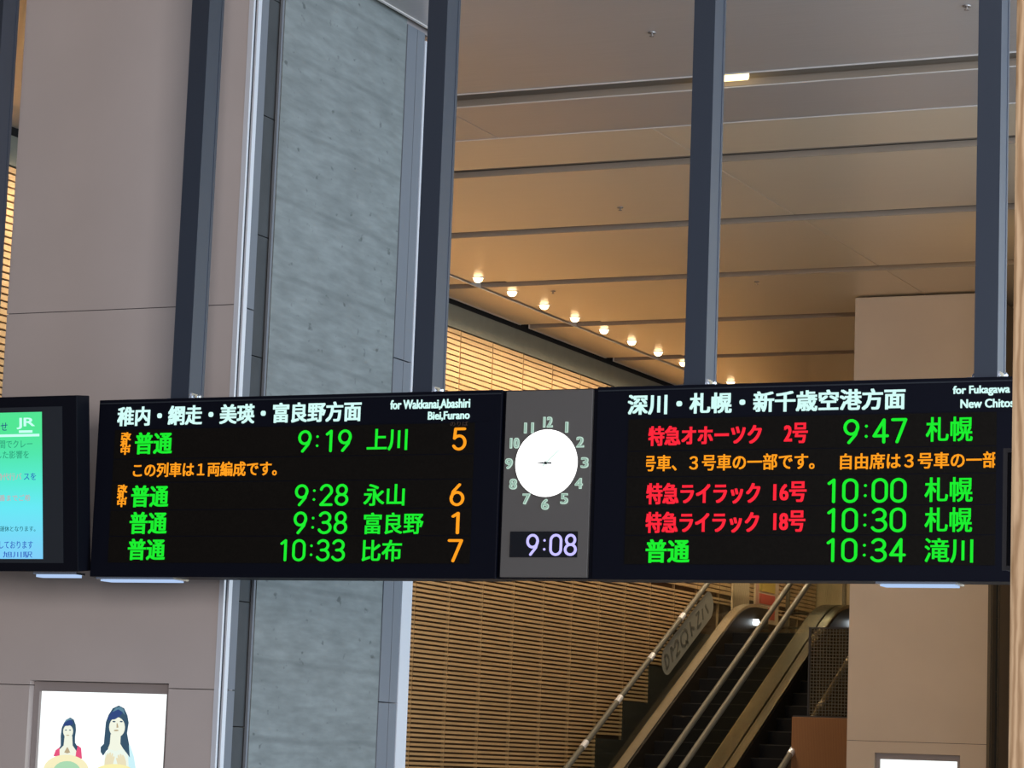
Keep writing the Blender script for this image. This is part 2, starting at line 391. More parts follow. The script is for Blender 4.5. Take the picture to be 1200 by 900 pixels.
# ================================================================== CLAD COLUMNS
def column(label, x0, x1, yf, top, box, group, trim='trim', side='clad_back', core='concrete', front='clad'):
    """clad column: front panels, corner trims, core, rear cladding"""
    t = thing('clad_column', label, 'column', ((x0+x1)/2, yf+1.5, 0), group)
    bx0, bx1, bz0, bz1 = box
    zs = [0.0] + [z for z in (2.055, 4.83) if z < top] + [top]
    f = MB(); g = .006
    # panels round the lightbox recess
    f.box(x0, bx0, yf, yf+.25, 0, 2.055-g)
    f.box(bx1, x1-.045, yf, yf+.25, 0, 2.055-g)
    f.box(bx0, bx1, yf, yf+.25, 0, bz0)
    if bz1 < 2.05: f.box(bx0, bx1, yf, yf+.25, bz1, 2.055-g)
    lo = max(2.055, bz1)
    if bz1 > 2.055:
        f.box(x0, bx0, yf, yf+.25, 2.055, bz1); f.box(bx1, x1-.045, yf, yf+.25, 2.055, bz1)
    f.box(x0, x1-.045, yf, yf+.25, lo, 4.83-g); f.box(x0, x1-.045, yf, yf+.25, 4.83, top)
    f.build('front_panel', M[front], t)
    b = MB()
    for z in (2.055, 4.83):
        if not (bx0 and z < bz1): b.box(x0+.01, x1-.05, yf+.008, yf+.2, z-g, z)
    b.build('panel_joint', M['joint'], t)
    # corner trims with a dark reveal between
    MB().box(x1-.045, x1-.006, yf-.004, yf+.02, 0, top).build('corner_trim', M[trim], t)
    MB().box(x1-.040, x1-.012, yf+.020, yf+.05, 0, top).build('corner_reveal', M['joint'], t)
    MB().box(x1-.045, x1+.002, yf+.05, yf+.10, 0, top).build('corner_trim', M[trim], t)
    s = MB(); s.box(x1-.045, x1, yf+.10, yf+.205, 0, 2.05); s.box(x1-.045, x1, yf+.10, yf+.205, 2.06, 4.81); s.box(x1-.045, x1, yf+.10, yf+.205, 4.82, top)
    s.build('side_panel', M[side], t)
    s = MB(); z = 0
    while z < top: s.box(x1-.5, x1-.05, yf+.205, yf+.50, z+.004, min(z+.9, top)-.004); z += .9
    s.build('gap_lining', M['fin'], t)
    MB().box(x1-.04, x1-.02, yf+.442, yf+.468, 0, top).build('gap_bead', M[side], t)
    MB().box(x0+.04, x1-.03, yf+.50, yf+2.49, 0, top-.03).build('concrete_core', M[core], t)
    r = MB()
    for za, zb in ((0, 2.05), (2.06, 4.81), (4.82, top-.14)):
        r.box(x0, x1-.02, yf+2.49, yf+2.66, za, zb); r.box(x0, x1-.02, yf+2.667, yf+2.80, za, zb)
    r.build('rear_panel', M[side], t)
    MB().box(x0, x1-.012, yf+2.80, yf+2.98, 0, top-.2).build('rear_trim', M[trim], t)
    MB().box(x0+.1, x1-.03, yf+2.49, yf+2.9, top-.14, top).build('rear_lintel', M['frame_in'], t)
    return t
column('wide tan clad column with one concrete side, nearest the boards at the left', -12.025, -10.0, 16.8, 7.72, (-11.617, -10.424, .20, 2.087), None)
column('distant tan clad column right of the escalators', -10.355, -8.56, 32.45, 7.575, (-10.0, -8.928, .20, 1.912), None, 'side_shade', 'side_shade', 'core_shade', 'clad_warm_light')

# ------------------------------------------------------------------ lightbox posters set into the columns
def lightbox(label, x0, x1, z0, z1, yf):
    t = thing('poster_lightbox', label, 'light box', ((x0+x1)/2, yf+.10, z0))
    s = MB(); b = .05
    s.box(x0+.004, x0+b, yf+.06, yf+.22, z0, z1-.004); s.box(x1-b, x1-.004, yf+.06, yf+.22, z0, z1-.004)
    s.box(x0+b, x1-b, yf+.06, yf+.22, z1-.075, z1-.004); s.box(x0+b, x1-b, yf+.06, yf+.22, z0, z0+.07)
    s.build('frame', M['frame_in'], t)
    sc = MB().box(x0+b, x1-b, yf+.09, yf+.2, z0+.07, z1-.075).build('lit_sheet', M['lit_poster'], t)
    return t, sc
lb, sheet = lightbox('lit white poster box showing two women holding round dishes', -11.617, -10.424, .20, 2.087, 16.8)
POSTER_COL = dict(red=(.80, .10, .22), hair=(.045, .095, .15), shine=(.12, .25, .34), skin=(.90, .93, .78), navy=(.035, .07, .22), brown=(.50, .40, .25), cream=(.95, .88, .55),
                  green=(.42, .72, .46), cyan=(.62, .90, .96), mint=(.86, .95, .85), tan=(.84, .76, .52), yellow=(.97, .90, .45))
PM = {k: emit('print_'+k, v, 1.0) for k, v in POSTER_COL.items()}
PRINT_NAMES = dict(jacket='printed_jacket', hair='printed_hair', chest='printed_neck', neck='printed_neck', face='printed_face', fringe='printed_fringe', pendant='printed_pendant',
                   dish='printed_dish', food='printed_salad', sleeve='printed_sleeve', shirt='printed_shirt', eye='printed_eye', mouth='printed_mouth', hand='printed_hand', nose='printed_nose', lock='printed_hair_highlight')
PRINT = [
    ('jacket', 'red', [(-11.432, 1.541), (-11.415, 1.585), (-11.376, 1.611), (-11.227, 1.625), (-11.196, 1.607), (-11.183, 1.53)]),
    ('hair', 'hair', [(-11.384, 1.601), (-11.374, 1.62), (-11.379, 1.688), (-11.374, 1.746), (-11.359, 1.78), (-11.338, 1.809), (-11.305, 1.825), (-11.275, 1.811), (-11.255, 1.773), (-11.249, 1.735), (-11.254, 1.682), (-11.251, 1.643), (-11.227, 1.615), (-11.236, 1.581), (-11.375, 1.591)]),
    ('chest', 'skin', [(-11.344, 1.689), (-11.278, 1.691), (-11.27, 1.623), (-11.236, 1.586), (-11.239, 1.548), (-11.377, 1.543), (-11.381, 1.591), (-11.348, 1.621)]),
    ('face', 'skin', [(-11.273, 1.724), (-11.274, 1.71), (-11.279, 1.697), (-11.288, 1.686), (-11.299, 1.679), (-11.313, 1.676), (-11.326, 1.678), (-11.339, 1.684), (-11.349, 1.695), (-11.356, 1.707), (-11.359, 1.722), (-11.358, 1.737), (-11.353, 1.75), (-11.344, 1.761), (-11.332, 1.768), (-11.319, 1.77), (-11.306, 1.768), (-11.293, 1.762), (-11.283, 1.752), (-11.276, 1.739)]),
    ('fringe', 'navy', [(-11.363, 1.761), (-11.357, 1.782), (-11.332, 1.807), (-11.292, 1.808), (-11.274, 1.782), (-11.289, 1.77), (-11.318, 1.764)]),
    ('pendant', 'brown', [(-11.339, 1.571), (-11.318, 1.608), (-11.31, 1.608), (-11.287, 1.572), (-11.312, 1.564)]),
    ('dish', 'cream', [(-11.12, 1.448), (-11.123, 1.423), (-11.136, 1.399), (-11.158, 1.377), (-11.187, 1.358), (-11.223, 1.344), (-11.264, 1.334), (-11.307, 1.329), (-11.351, 1.331), (-11.393, 1.337), (-11.431, 1.35), (-11.464, 1.366), (-11.489, 1.387), (-11.505, 1.41), (-11.512, 1.435), (-11.508, 1.46), (-11.496, 1.485), (-11.474, 1.507), (-11.444, 1.526), (-11.407, 1.541), (-11.367, 1.55), (-11.323, 1.554), (-11.279, 1.553), (-11.238, 1.546), (-11.2, 1.534), (-11.168, 1.517), (-11.143, 1.497), (-11.127, 1.473)]),
    ('food', 'green', [(-11.185, 1.434), (-11.188, 1.414), (-11.199, 1.394), (-11.217, 1.377), (-11.241, 1.364), (-11.269, 1.355), (-11.3, 1.351), (-11.332, 1.353), (-11.361, 1.36), (-11.387, 1.371), (-11.408, 1.387), (-11.421, 1.406), (-11.427, 1.426), (-11.424, 1.447), (-11.413, 1.466), (-11.395, 1.483), (-11.371, 1.497), (-11.342, 1.505), (-11.311, 1.509), (-11.28, 1.508), (-11.25, 1.501), (-11.224, 1.489), (-11.204, 1.473), (-11.191, 1.455)]),
    ('sleeve', 'cyan', [(-10.801, 1.638), (-10.78, 1.641), (-10.741, 1.559), (-10.718, 1.467), (-10.789, 1.465)]),
    ('hair', 'hair', [(-11.027, 1.619), (-11.001, 1.643), (-10.997, 1.736), (-10.994, 1.8), (-10.974, 1.853), (-10.942, 1.901), (-10.892, 1.922), (-10.846, 1.903), (-10.815, 1.852), (-10.801, 1.8), (-10.81, 1.724), (-10.787, 1.644), (-10.773, 1.552), (-10.804, 1.585), (-10.854, 1.613), (-10.957, 1.61), (-10.98, 1.592), (-11.002, 1.559), (-11.025, 1.584)]),
    ('shirt', 'mint', [(-10.989, 1.574), (-10.957, 1.604), (-10.896, 1.623), (-10.833, 1.613), (-10.789, 1.569), (-10.776, 1.465), (-10.988, 1.458)]),
    ('neck', 'skin', [(-10.947, 1.714), (-10.861, 1.711), (-10.86, 1.647), (-10.833, 1.613), (-10.894, 1.594), (-10.964, 1.609), (-10.949, 1.645)]),
    ('face', 'skin', [(-10.828, 1.767), (-10.83, 1.745), (-10.838, 1.724), (-10.852, 1.708), (-10.87, 1.697), (-10.89, 1.693), (-10.911, 1.696), (-10.931, 1.706), (-10.947, 1.721), (-10.958, 1.741), (-10.963, 1.763), (-10.961, 1.786), (-10.953, 1.806), (-10.939, 1.823), (-10.921, 1.834), (-10.9, 1.838), (-10.879, 1.835), (-10.859, 1.825), (-10.843, 1.809), (-10.833, 1.789)]),
    ('fringe', 'navy', [(-10.981, 1.815), (-10.97, 1.848), (-10.944, 1.88), (-10.893, 1.893), (-10.854, 1.871), (-10.88, 1.843), (-10.916, 1.822)]),
    ('eye', 'hair', [(-10.91, 1.805), (-10.912, 1.802), (-10.919, 1.8), (-10.927, 1.8), (-10.934, 1.802), (-10.937, 1.805), (-10.935, 1.808), (-10.928, 1.81), (-10.919, 1.81), (-10.912, 1.808)]),
    ('eye', 'hair', [(-10.849, 1.807), (-10.851, 1.804), (-10.857, 1.802), (-10.865, 1.802), (-10.871, 1.803), (-10.874, 1.806), (-10.872, 1.81), (-10.866, 1.812), (-10.858, 1.812), (-10.852, 1.81)]),
    ('mouth', 'brown', [(-10.88, 1.742), (-10.884, 1.739), (-10.894, 1.737), (-10.906, 1.736), (-10.917, 1.738), (-10.921, 1.741), (-10.917, 1.745), (-10.907, 1.747), (-10.894, 1.748), (-10.884, 1.746)]),
    ('hand', 'tan', [(-10.984, 1.49), (-10.983, 1.528), (-10.973, 1.56), (-10.962, 1.576), (-10.953, 1.574), (-10.953, 1.552), (-10.947, 1.58), (-10.936, 1.584), (-10.933, 1.555), (-10.926, 1.578), (-10.916, 1.575), (-10.917, 1.546), (-10.908, 1.558), (-10.901, 1.551), (-10.908, 1.52), (-10.915, 1.492)]),
    ('hand', 'tan', [(-10.798, 1.486), (-10.803, 1.523), (-10.817, 1.554), (-10.831, 1.57), (-10.839, 1.567), (-10.836, 1.545), (-10.846, 1.573), (-10.857, 1.576), (-10.856, 1.547), (-10.866, 1.57), (-10.876, 1.566), (-10.871, 1.537), (-10.881, 1.548), (-10.888, 1.541), (-10.876, 1.51), (-10.866, 1.483)]),
    ('eye', 'hair', [(-11.326, 1.733), (-11.327, 1.731), (-11.331, 1.729), (-11.336, 1.729), (-11.34, 1.73), (-11.342, 1.732), (-11.341, 1.734), (-11.337, 1.735), (-11.332, 1.736), (-11.328, 1.735)]),
    ('eye', 'hair', [(-11.29, 1.734), (-11.292, 1.732), (-11.295, 1.73), (-11.3, 1.73), (-11.305, 1.731), (-11.306, 1.733), (-11.305, 1.735), (-11.301, 1.736), (-11.296, 1.737), (-11.292, 1.736)]),
    ('mouth', 'brown', [(-11.302, 1.696), (-11.305, 1.693), (-11.311, 1.692), (-11.319, 1.692), (-11.325, 1.693), (-11.328, 1.695), (-11.326, 1.697), (-11.319, 1.699), (-11.311, 1.699), (-11.305, 1.698)]),
    ('nose', 'brown', [(-10.899, 1.794), (-10.892, 1.794), (-10.883, 1.764), (-10.898, 1.761)]),
    ('lock', 'shine', [(-10.94, 1.874), (-10.912, 1.907), (-10.874, 1.913), (-10.845, 1.891), (-10.837, 1.857), (-10.854, 1.877), (-10.893, 1.895)]),
    ('lock', 'shine', [(-11.351, 1.787), (-11.335, 1.809), (-11.304, 1.819), (-11.28, 1.809), (-11.298, 1.808), (-11.323, 1.803)]),
    ('dish', 'yellow', [(-10.726, 1.441), (-10.729, 1.426), (-10.741, 1.412), (-10.761, 1.398), (-10.787, 1.387), (-10.819, 1.378), (-10.855, 1.372), (-10.893, 1.369), (-10.931, 1.369), (-10.968, 1.373), (-11.001, 1.379), (-11.029, 1.389), (-11.05, 1.401), (-11.064, 1.414), (-11.069, 1.429), (-11.066, 1.444), (-11.054, 1.459), (-11.035, 1.472), (-11.008, 1.483), (-10.976, 1.492), (-10.94, 1.498), (-10.902, 1.501), (-10.863, 1.501), (-10.827, 1.497), (-10.794, 1.49), (-10.766, 1.481), (-10.745, 1.469), (-10.731, 1.455)]),
]

for i, (nm, col, pts) in enumerate(PRINT):
    MB().prism(pts, 'y', 16.888-.0003*i, 16.8895).build(PRINT_NAMES[nm], PM[col], sheet)
lightbox('small lit white poster box in the distant right column', -10.0, -8.928, .20, 1.912, 32.45)

# ================================================================== STEEL POSTS
def post():
    t = thing('steel_post', '', 'post', (0, 0, 4.035))
    f = MB(); z1 = CEIL
    # H-section: a closed web with flanges
    f.box(0, .145, 0, .03, 4.035, z1); f.box(.012, .141, .03, .17, 4.035, z1); f.box(0, .145, .17, .2, 4.035, z1)
    bm = f.bm; bmesh.ops.translate(bm, verts=bm.verts[:], vec=(0, 0, 0))
    f.build('post_shaft', M['post'], t)
    for sx, a, b in ((-1, -.05, -.004), (1, .149, .20)):
        p = MB(); p.box(min(a, b), max(a, b), .03, .16, 4.035, 4.043)
        c = b if sx < 0 else a
        p.box(c-.003, c+.003, .03, .16, 4.043, 4.075)
        p.lathe([(.012, 0), (.012, .018), (.005, .03)], 8, ((a+b)/2, .09, 4.043))
        p.build('foot_bracket', M['bracket'], t)
    return t
POSTS = [(-11.84, 'dark steel post at the left edge above the green lit monitor'),
         (-10.07, 'dark steel post above the left end of the left departure board, before the tan column'),
         (-8.187, 'dark steel post above the left departure board, at the concrete column edge'),
         (-6.25, 'dark steel post above the left half of the right departure board'),
         (-4.362, 'dark steel post rising beside the wooden pillar, above the right board')]
p0 = post()
for i, (x, lab) in enumerate(POSTS):
    o = p0 if i == 0 else copy_tree(p0)
    o.location = (x, 16.05, 4.035); tag(o, lab, 'post', 'steel posts carrying the boards')

# ================================================================== DEPARTURE BOARDS
BZ0, BZ1, BY = 2.79, 4.03, 16.0
ROWS = [(3.612, 3.815), (3.447, 3.606), (3.256, 3.441), (3.074, 3.250), (2.888, 3.068)]
TEXTS = [
    (1, 0, 'direction_title', '稚内・網走・美瑛・富良野方面', 'W', -10.461, -8.535, 3.841, 3.978),
    (1, 0, 'english_subtitle', 'for Wakkanai,Abashiri', 'W', -8.318, -7.728, 3.906, 3.977),
    (1, 0, 'english_subtitle', 'Biei,Furano', 'W', -8.035, -7.728, 3.832, 3.894),
    (1, 0, 'platform_caption', 'のりば', 'D', -7.869, -7.738, 3.794, 3.825),
    (1, 1, 'boarding_notice', '改\n札\n中', 'O', -10.424, -10.34, 3.64, 3.798),
    (1, 1, 'train_type', '普通', 'G', -10.304, -10.002, 3.641, 3.794),
    (1, 1, 'departure_time', '9:19', 'G', -9.008, -8.599, 3.635, 3.787),
    (1, 1, 'destination_name', '上川', 'G', -8.482, -8.18, 3.64, 3.786),
    (1, 1, 'platform_number', '5', 'O', -7.847, -7.745, 3.632, 3.784),
    (1, 3, 'boarding_notice', '改\n札\n中', 'O', -10.428, -10.346, 3.274, 3.431),
    (1, 3, 'train_type', '普通', 'G', -10.311, -10.009, 3.272, 3.424),
    (1, 3, 'departure_time', '9:28', 'G', -9.013, -8.604, 3.272, 3.42),
    (1, 3, 'destination_name', '永山', 'G', -8.489, -8.183, 3.271, 3.416),
    (1, 3, 'platform_number', '6', 'O', -7.851, -7.744, 3.266, 3.415),
    (1, 4, 'train_type', '普通', 'G', -10.312, -10.01, 3.086, 3.239),
    (1, 4, 'departure_time', '9:38', 'G', -9.013, -8.603, 3.083, 3.236),
    (1, 4, 'destination_name', '富良野', 'G', -8.479, -8.037, 3.082, 3.225),
    (1, 4, 'platform_number', '1', 'O', -7.832, -7.773, 3.081, 3.227),
    (1, 5, 'train_type', '普通', 'G', -10.314, -10.013, 2.905, 3.053),
    (1, 5, 'departure_time', '10:33', 'G', -9.106, -8.611, 2.9, 3.049),
    (1, 5, 'destination_name', '比布', 'G', -8.483, -8.188, 2.901, 3.044),
    (1, 5, 'platform_number', '7', 'O', -7.852, -7.741, 2.897, 3.048),
    (1, 2, 'scrolling_message', 'この列車は１両編成です。', 'O', -10.307, -9.162, 3.48, 3.581),
    (2, 0, 'direction_title', '深川・札幌・新千歳空港方面', 'W', -6.608, -4.773, 3.842, 3.975),
    (2, 0, 'english_subtitle', 'for Fukagawa', 'W', -4.476, -4.123, 3.914, 3.978),
    (2, 0, 'english_subtitle', 'New Chitose', 'W', -4.428, -4.062, 3.841, 3.895),
    (2, 1, 'train_type', '特急オホーツク', 'R', -6.46, -5.697, 3.641, 3.768),
    (2, 1, 'train_number', '2号', 'R', -5.551, -5.395, 3.644, 3.772),
    (2, 1, 'departure_time', '9:47', 'G', -5.165, -4.759, 3.633, 3.788),
    (2, 1, 'destination_name', '札幌', 'G', -4.641, -4.35, 3.639, 3.79),
    (2, 2, 'scrolling_message', '号車、３号車の一部です。', 'O', -6.496, -5.347, 3.479, 3.582),
    (2, 2, 'scrolling_message', '自由席は３号車の一部', 'O', -5.182, -4.191, 3.475, 3.575),
    (2, 3, 'train_type', '特急ライラック', 'R', -6.462, -5.697, 3.268, 3.403),
    (2, 3, 'train_number', '16号', 'R', -5.612, -5.395, 3.277, 3.405),
    (2, 3, 'departure_time', '10:00', 'G', -5.26, -4.756, 3.268, 3.42),
    (2, 3, 'destination_name', '札幌', 'G', -4.643, -4.345, 3.271, 3.421),
    (2, 4, 'train_type', '特急ライラック', 'R', -6.461, -5.701, 3.086, 3.22),
    (2, 4, 'train_number', '18号', 'R', -5.607, -5.399, 3.092, 3.224),
    (2, 4, 'departure_time', '10:30', 'G', -5.258, -4.757, 3.087, 3.238),
    (2, 4, 'destination_name', '札幌', 'G', -4.64, -4.346, 3.088, 3.238),
    (2, 5, 'train_type', '普通', 'G', -6.455, -6.158, 2.897, 3.046),
    (2, 5, 'departure_time', '10:34', 'G', -5.258, -4.754, 2.904, 3.052),
    (2, 5, 'destination_name', '滝川', 'G', -4.637, -4.337, 2.902, 3.051),
]

BOLD = dict(direction_title=.0045, english_subtitle=.0022, train_type=.0045, departure_time=0, destination_name=.0028, platform_number=0, scrolling_message=.002, train_number=.0042, boarding_notice=.003, platform_caption=0)
def board(n, x0, x1, lx0, lx1, label):
    t = thing('departure_board', label, 'departure board', ((x0+x1)/2, BY, BZ0), 'departure boards')
    base = Vector(t.location)
    MB().box(x0, x1, BY, BY+.25, BZ0, BZ1).bevel(.006).build('cabinet', M['board'], t)
    MB().box(x0+.008, x1-.008, BY-.006, BY, BZ1-.03, BZ1-.022).build('cabinet_lip', M['bezel_in'], t)
    rows = {}
    for i, (a, b) in enumerate(ROWS):
        rows[i+1] = MB().box(lx0, lx1, BY-.004, BY+.001, a, b).build('display_row', M['led_off'], t)
    tb = MB().box(lx0, x1-.06, BY-.003, BY+.001, 3.822, 4.0).build('title_strip', M['board'], t)
    rows[0] = tb
    for (bd, r, kind, body, col, a, b, c, d) in TEXTS:
        if bd != n: continue
        clip = (None, None)
        if r == 2 and n == 2: clip = (-6.468-base.x, -4.210-base.x)
        lettering(kind, body, M[col], rows[r], a-base.x, b-base.x, c-base.z, d-base.z, -.0045, BOLD[kind], clip=clip)
    return t
board(1, -10.62, -7.50, -10.475, -7.69, 'left black LED departure board with amber platform numbers 5, 6, 1 and 7')
board(2, -6.825, -3.705, -6.60, -4.204, 'right black LED departure board with red express trains, meeting the wooden pillar')

# fluorescent lamps under the cabinets
def under_lamp(x0, x1, label):
    t = thing('under_board_lamp', label, 'lamp', ((x0+x1)/2, BY+.12, BZ0), 'lamps under the boards')
    MB().box(x0, x1, BY+.02, BY+.22, BZ0-.014, BZ0).build('housing', M['bracket'], t)
    MB().box(x0+.02, x1-.02, BY+.05, BY+.19, BZ0-.026, BZ0-.016).build('diffuser', M['tube'], t)
ul = thing('under_board_lamp', 'white lamp under the right end of the tilted monitor', 'lamp', (-10.87, 15.99, 2.82), 'lamps under the boards')
MB().box(-11.05, -10.69, 15.94, 16.05, 2.80, 2.815).build('housing', M['bracket'], ul)
MB().box(-11.03, -10.71, 15.95, 16.04, 2.782, 2.80).build('diffuser', M['tube'], ul)
under_lamp(-10.58, -9.95, 'white lamp under the left end of the left departure board')
under_lamp(-4.95, -4.45, 'white lamp under the right departure board near the wooden pillar')

# ------------------------------------------------------------------ clock between the boards
ck = thing('station_clock', 'grey clock panel with white round dial and digital 9:08, between the two boards', 'clock', (-7.17, BY, BZ0))
MB().box(-7.492, -6.833, BY+.03, BY+.22, BZ0+.004, BZ1-.004).build('back_box', M['board'], ck)
MB().box(-7.472, -6.858, BY+.004, BY+.03, BZ0+.012, BZ1-.012).bevel(.003).build('face_plate', M['panel'], ck)
def disc(name, m, cx, cz, r, ya, yb, parent, n=48): 
    return MB().prism([(cx+r*math.cos(2*PI*k/n), cz+r*math.sin(2*PI*k/n)) for k in range(n)], 'y', ya, yb).build(name, m, parent)
CX, CZ, CR = -7.166, 3.541, .219
disc('dial_bezel', M['panel'], CX, CZ, CR+.006, BY-.002, BY+.005, ck)
dial = disc('dial', M['dial'], CX, CZ, CR, BY-.006, BY+.004, ck)
def hand(name, m, deg, l, tail, w, y):
    a = math.radians(deg); d = (math.sin(a), math.cos(a)); n = (d[1], -d[0])
    pts = [(CX+d[0]*u+n[0]*v, CZ+d[1]*u+n[1]*v) for u, v in ((-tail, -w), (-tail, w), (l*.5, w*.8), (l, w*.25), (l, -w*.25), (l*.5, -w*.8))]
    return MB().prism(pts, 'y', y, y+.003).build(name, m, ck)
tag(hand('hour_hand', M['hand'], 271, .062, .040, .006, BY-.012), 'short dark hour hand')
tag(hand('minute_hand', M['hand_glare'], 48, .19, .03, .006, BY-.016), 'minute hand coloured pale as washed out by the dial glow')
disc('hand_hub', M['hand'], CX, CZ, .010, BY-.020, BY-.006, ck, 16)
for k in range(12):
    a = 2*PI*(k+1)/12; cx, cz = CX+.268*math.sin(a), CZ+.268*math.cos(a); n = str(k+1)
    hw = .017*len(n) + .010*(len(n) == 1); hh = .035
    if n == '1': hw = .010
    q = lettering('numeral', n, M['numeral_rim'], ck, cx-hw+7.17, cx+hw+7.17, cz-hh-BZ0, cz+hh-BZ0, .004, .004, .008)
    lettering('numeral_face', n, M['numeral'], q, cx-hw+.004+7.17, cx+hw-.004+7.17, cz-hh+.005-BZ0, cz+hh-.005-BZ0, -.0047, 0, .0015)
dw = MB().box(-7.406, -6.929, BY-.001, BY+.005, 2.931, 3.098).build('digital_window', M['clock_window'], ck)
lettering('digital_time', '9:08', M['clock_led'], dw, -7.289+7.17, -6.932+7.17, 2.940-BZ0, 3.082-BZ0, -.001, 0)

# ------------------------------------------------------------------ tilted information monitor at the left
mo = thing('information_monitor', 'tilted black monitor with a green and cyan lit notice, far left', 'monitor', (-10.65, 15.9, 2.816))
TILT = math.atan2(.145, 1.217); mo.rotation_euler = (TILT, 0, 0)
def mbx(name, m, x0, x1, y0, y1, z0, z1, parent, bev=0):
    s = MB().box(x0, x1, y0, y1, z0, z1)
    if bev: s.bevel(bev)
    me = bpy.data.meshes.new(name); bmesh.ops.recalc_face_normals(s.bm, faces=s.bm.faces[:]); s.bm.to_mesh(me); s.bm.free(); me.materials.append(m)
    o = bpy.data.objects.new(name, me); C.objects.link(o); o.parent = parent; return o
mbx('cabinet', M['bezel'], -2.0, 0, 0, .16, 0, 1.225, mo, .006)
mbx('inner_bezel', M['bezel_in'], -1.80, -.12, -.003, .002, .06, 1.15, mo)
scr_m = bpy.data.materials.new('lit_screen_gradient'); scr_m.use_nodes = True
nt = scr_m.node_tree; nt.nodes.clear()
tc = nt.nodes.new('ShaderNodeTexCoord'); sx = nt.nodes.new('ShaderNodeSeparateXYZ'); rp = nt.nodes.new('ShaderNodeValToRGB')
em = nt.nodes.new('ShaderNodeEmission'); ou = nt.nodes.new('ShaderNodeOutputMaterial')
nt.links.new(tc.outputs['Object'], sx.inputs[0]); nt.links.new(sx.outputs['Z'], rp.inputs[0]); nt.links.new(rp.outputs[0], em.inputs[0]); nt.links.new(em.outputs[0], ou.inputs[0])
cr = rp.color_ramp
cr.elements[0].position = .09; cr.elements[0].color = (.22, .62, .96, 1)
cr.elements[1].position = 1.0; cr.elements[1].color = (.085, .80, .30, 1)
for pz, cc in ((.45, (.14, .82, .92, 1)), (.66, (.10, .84, .62, 1)), (.82, (.085, .80, .42, 1))):
    q = cr.elements.new(pz); q.color = cc
scr = mbx('screen', scr_m, -1.62, -.288, -.006, .002, .088, 1.115, mo)
INK = dict(k=emit('screen_ink_dark', (.02, .16, .20), 1), b=emit('screen_ink_blue', (.03, .10, .50), 1), p=emit('screen_ink_pink', (.55, .42, .44), 1), g=emit('screen_ink_green', (.03, .35, .20), 1), w=emit('screen_ink_white', (.55, 1, .85), 1.1), n=emit('screen_ink_navy', (.02, .06, .22), 1))
for body, ink, a, b, c, d in [('のお知らせ', 'n', -.89, -.576, .985, 1.05), ('間でクレー', 'g', -.644, -.367, .864, .92), ('した影響を', 'g', -.667, -.397, .791, .847),
        ('時代行バ', 'p', -.668, -.46, .640, .689), ('スを', 'b', -.44, -.338, .640, .689), ('番までご希', 'p', -.648, -.387, .493, .538),
        ('運休となります。', 'k', -.645, -.347, .28, .318), ('しております', 'b', -.65, -.369, .161, .213), ('旭川駅', 'b', -.621, -.374, .097, .14)]:
    lettering('notice_text', body, INK[ink], scr, a, b, c, d, -.006, .0, .002)
lettering('emblem', 'JR', INK['w'], scr, -.497, -.345, .997, 1.076, -.006, .002, .002, spacing=.92)
mbx('emblem_bar', INK['w'], -.479, -.366, -.0078, -.006, .971, .988, scr)
mbx('header_rule', INK['w'], -1.62, -.308, -.0078, -.006, .944, .962, scr)

# ================================================================== ESCALATORS
SL = .555                      # rise per metre of run
LAND_Y, LAND_Z = 41.15, 3.83
def rail_path(x, dz, bend_y, y_end, y_start=33.0):
    """inclined line that eases into the horizontal at the upper landing; dz above the step nosings"""
    pts = []; zt = LAND_Z + SL*0 + dz
    zline = lambda y: LAND_Z + SL*(y-LAND_Y) + dz
    r = 1.25; y1 = bend_y
    pts.append((x, y_start, zline(y_start)))
    ya, yb = y1-r*.5, y1+r*.5
    n = 14
    for i in range(n+1):
        u = i/n; y = ya+(yb-ya)*u
        z = zline(ya) + SL*((yb-ya)*(u-u*u/2))
        pts.append((x, y, z))
    pts.append((x, y_end, pts[-1][2]))
    return pts
def strip(mb, path, x0, x1, h):
    """flat band following a path in Y-Z, between two x"""
    prof = [(p[1], p[2]) for p in path]
    for (ya, za), (yb, zb) in zip(prof, prof[1:]):
        mb.prism([(ya, za-h), (yb, zb-h), (yb, zb), (ya, za)], 'x', x0, x1)
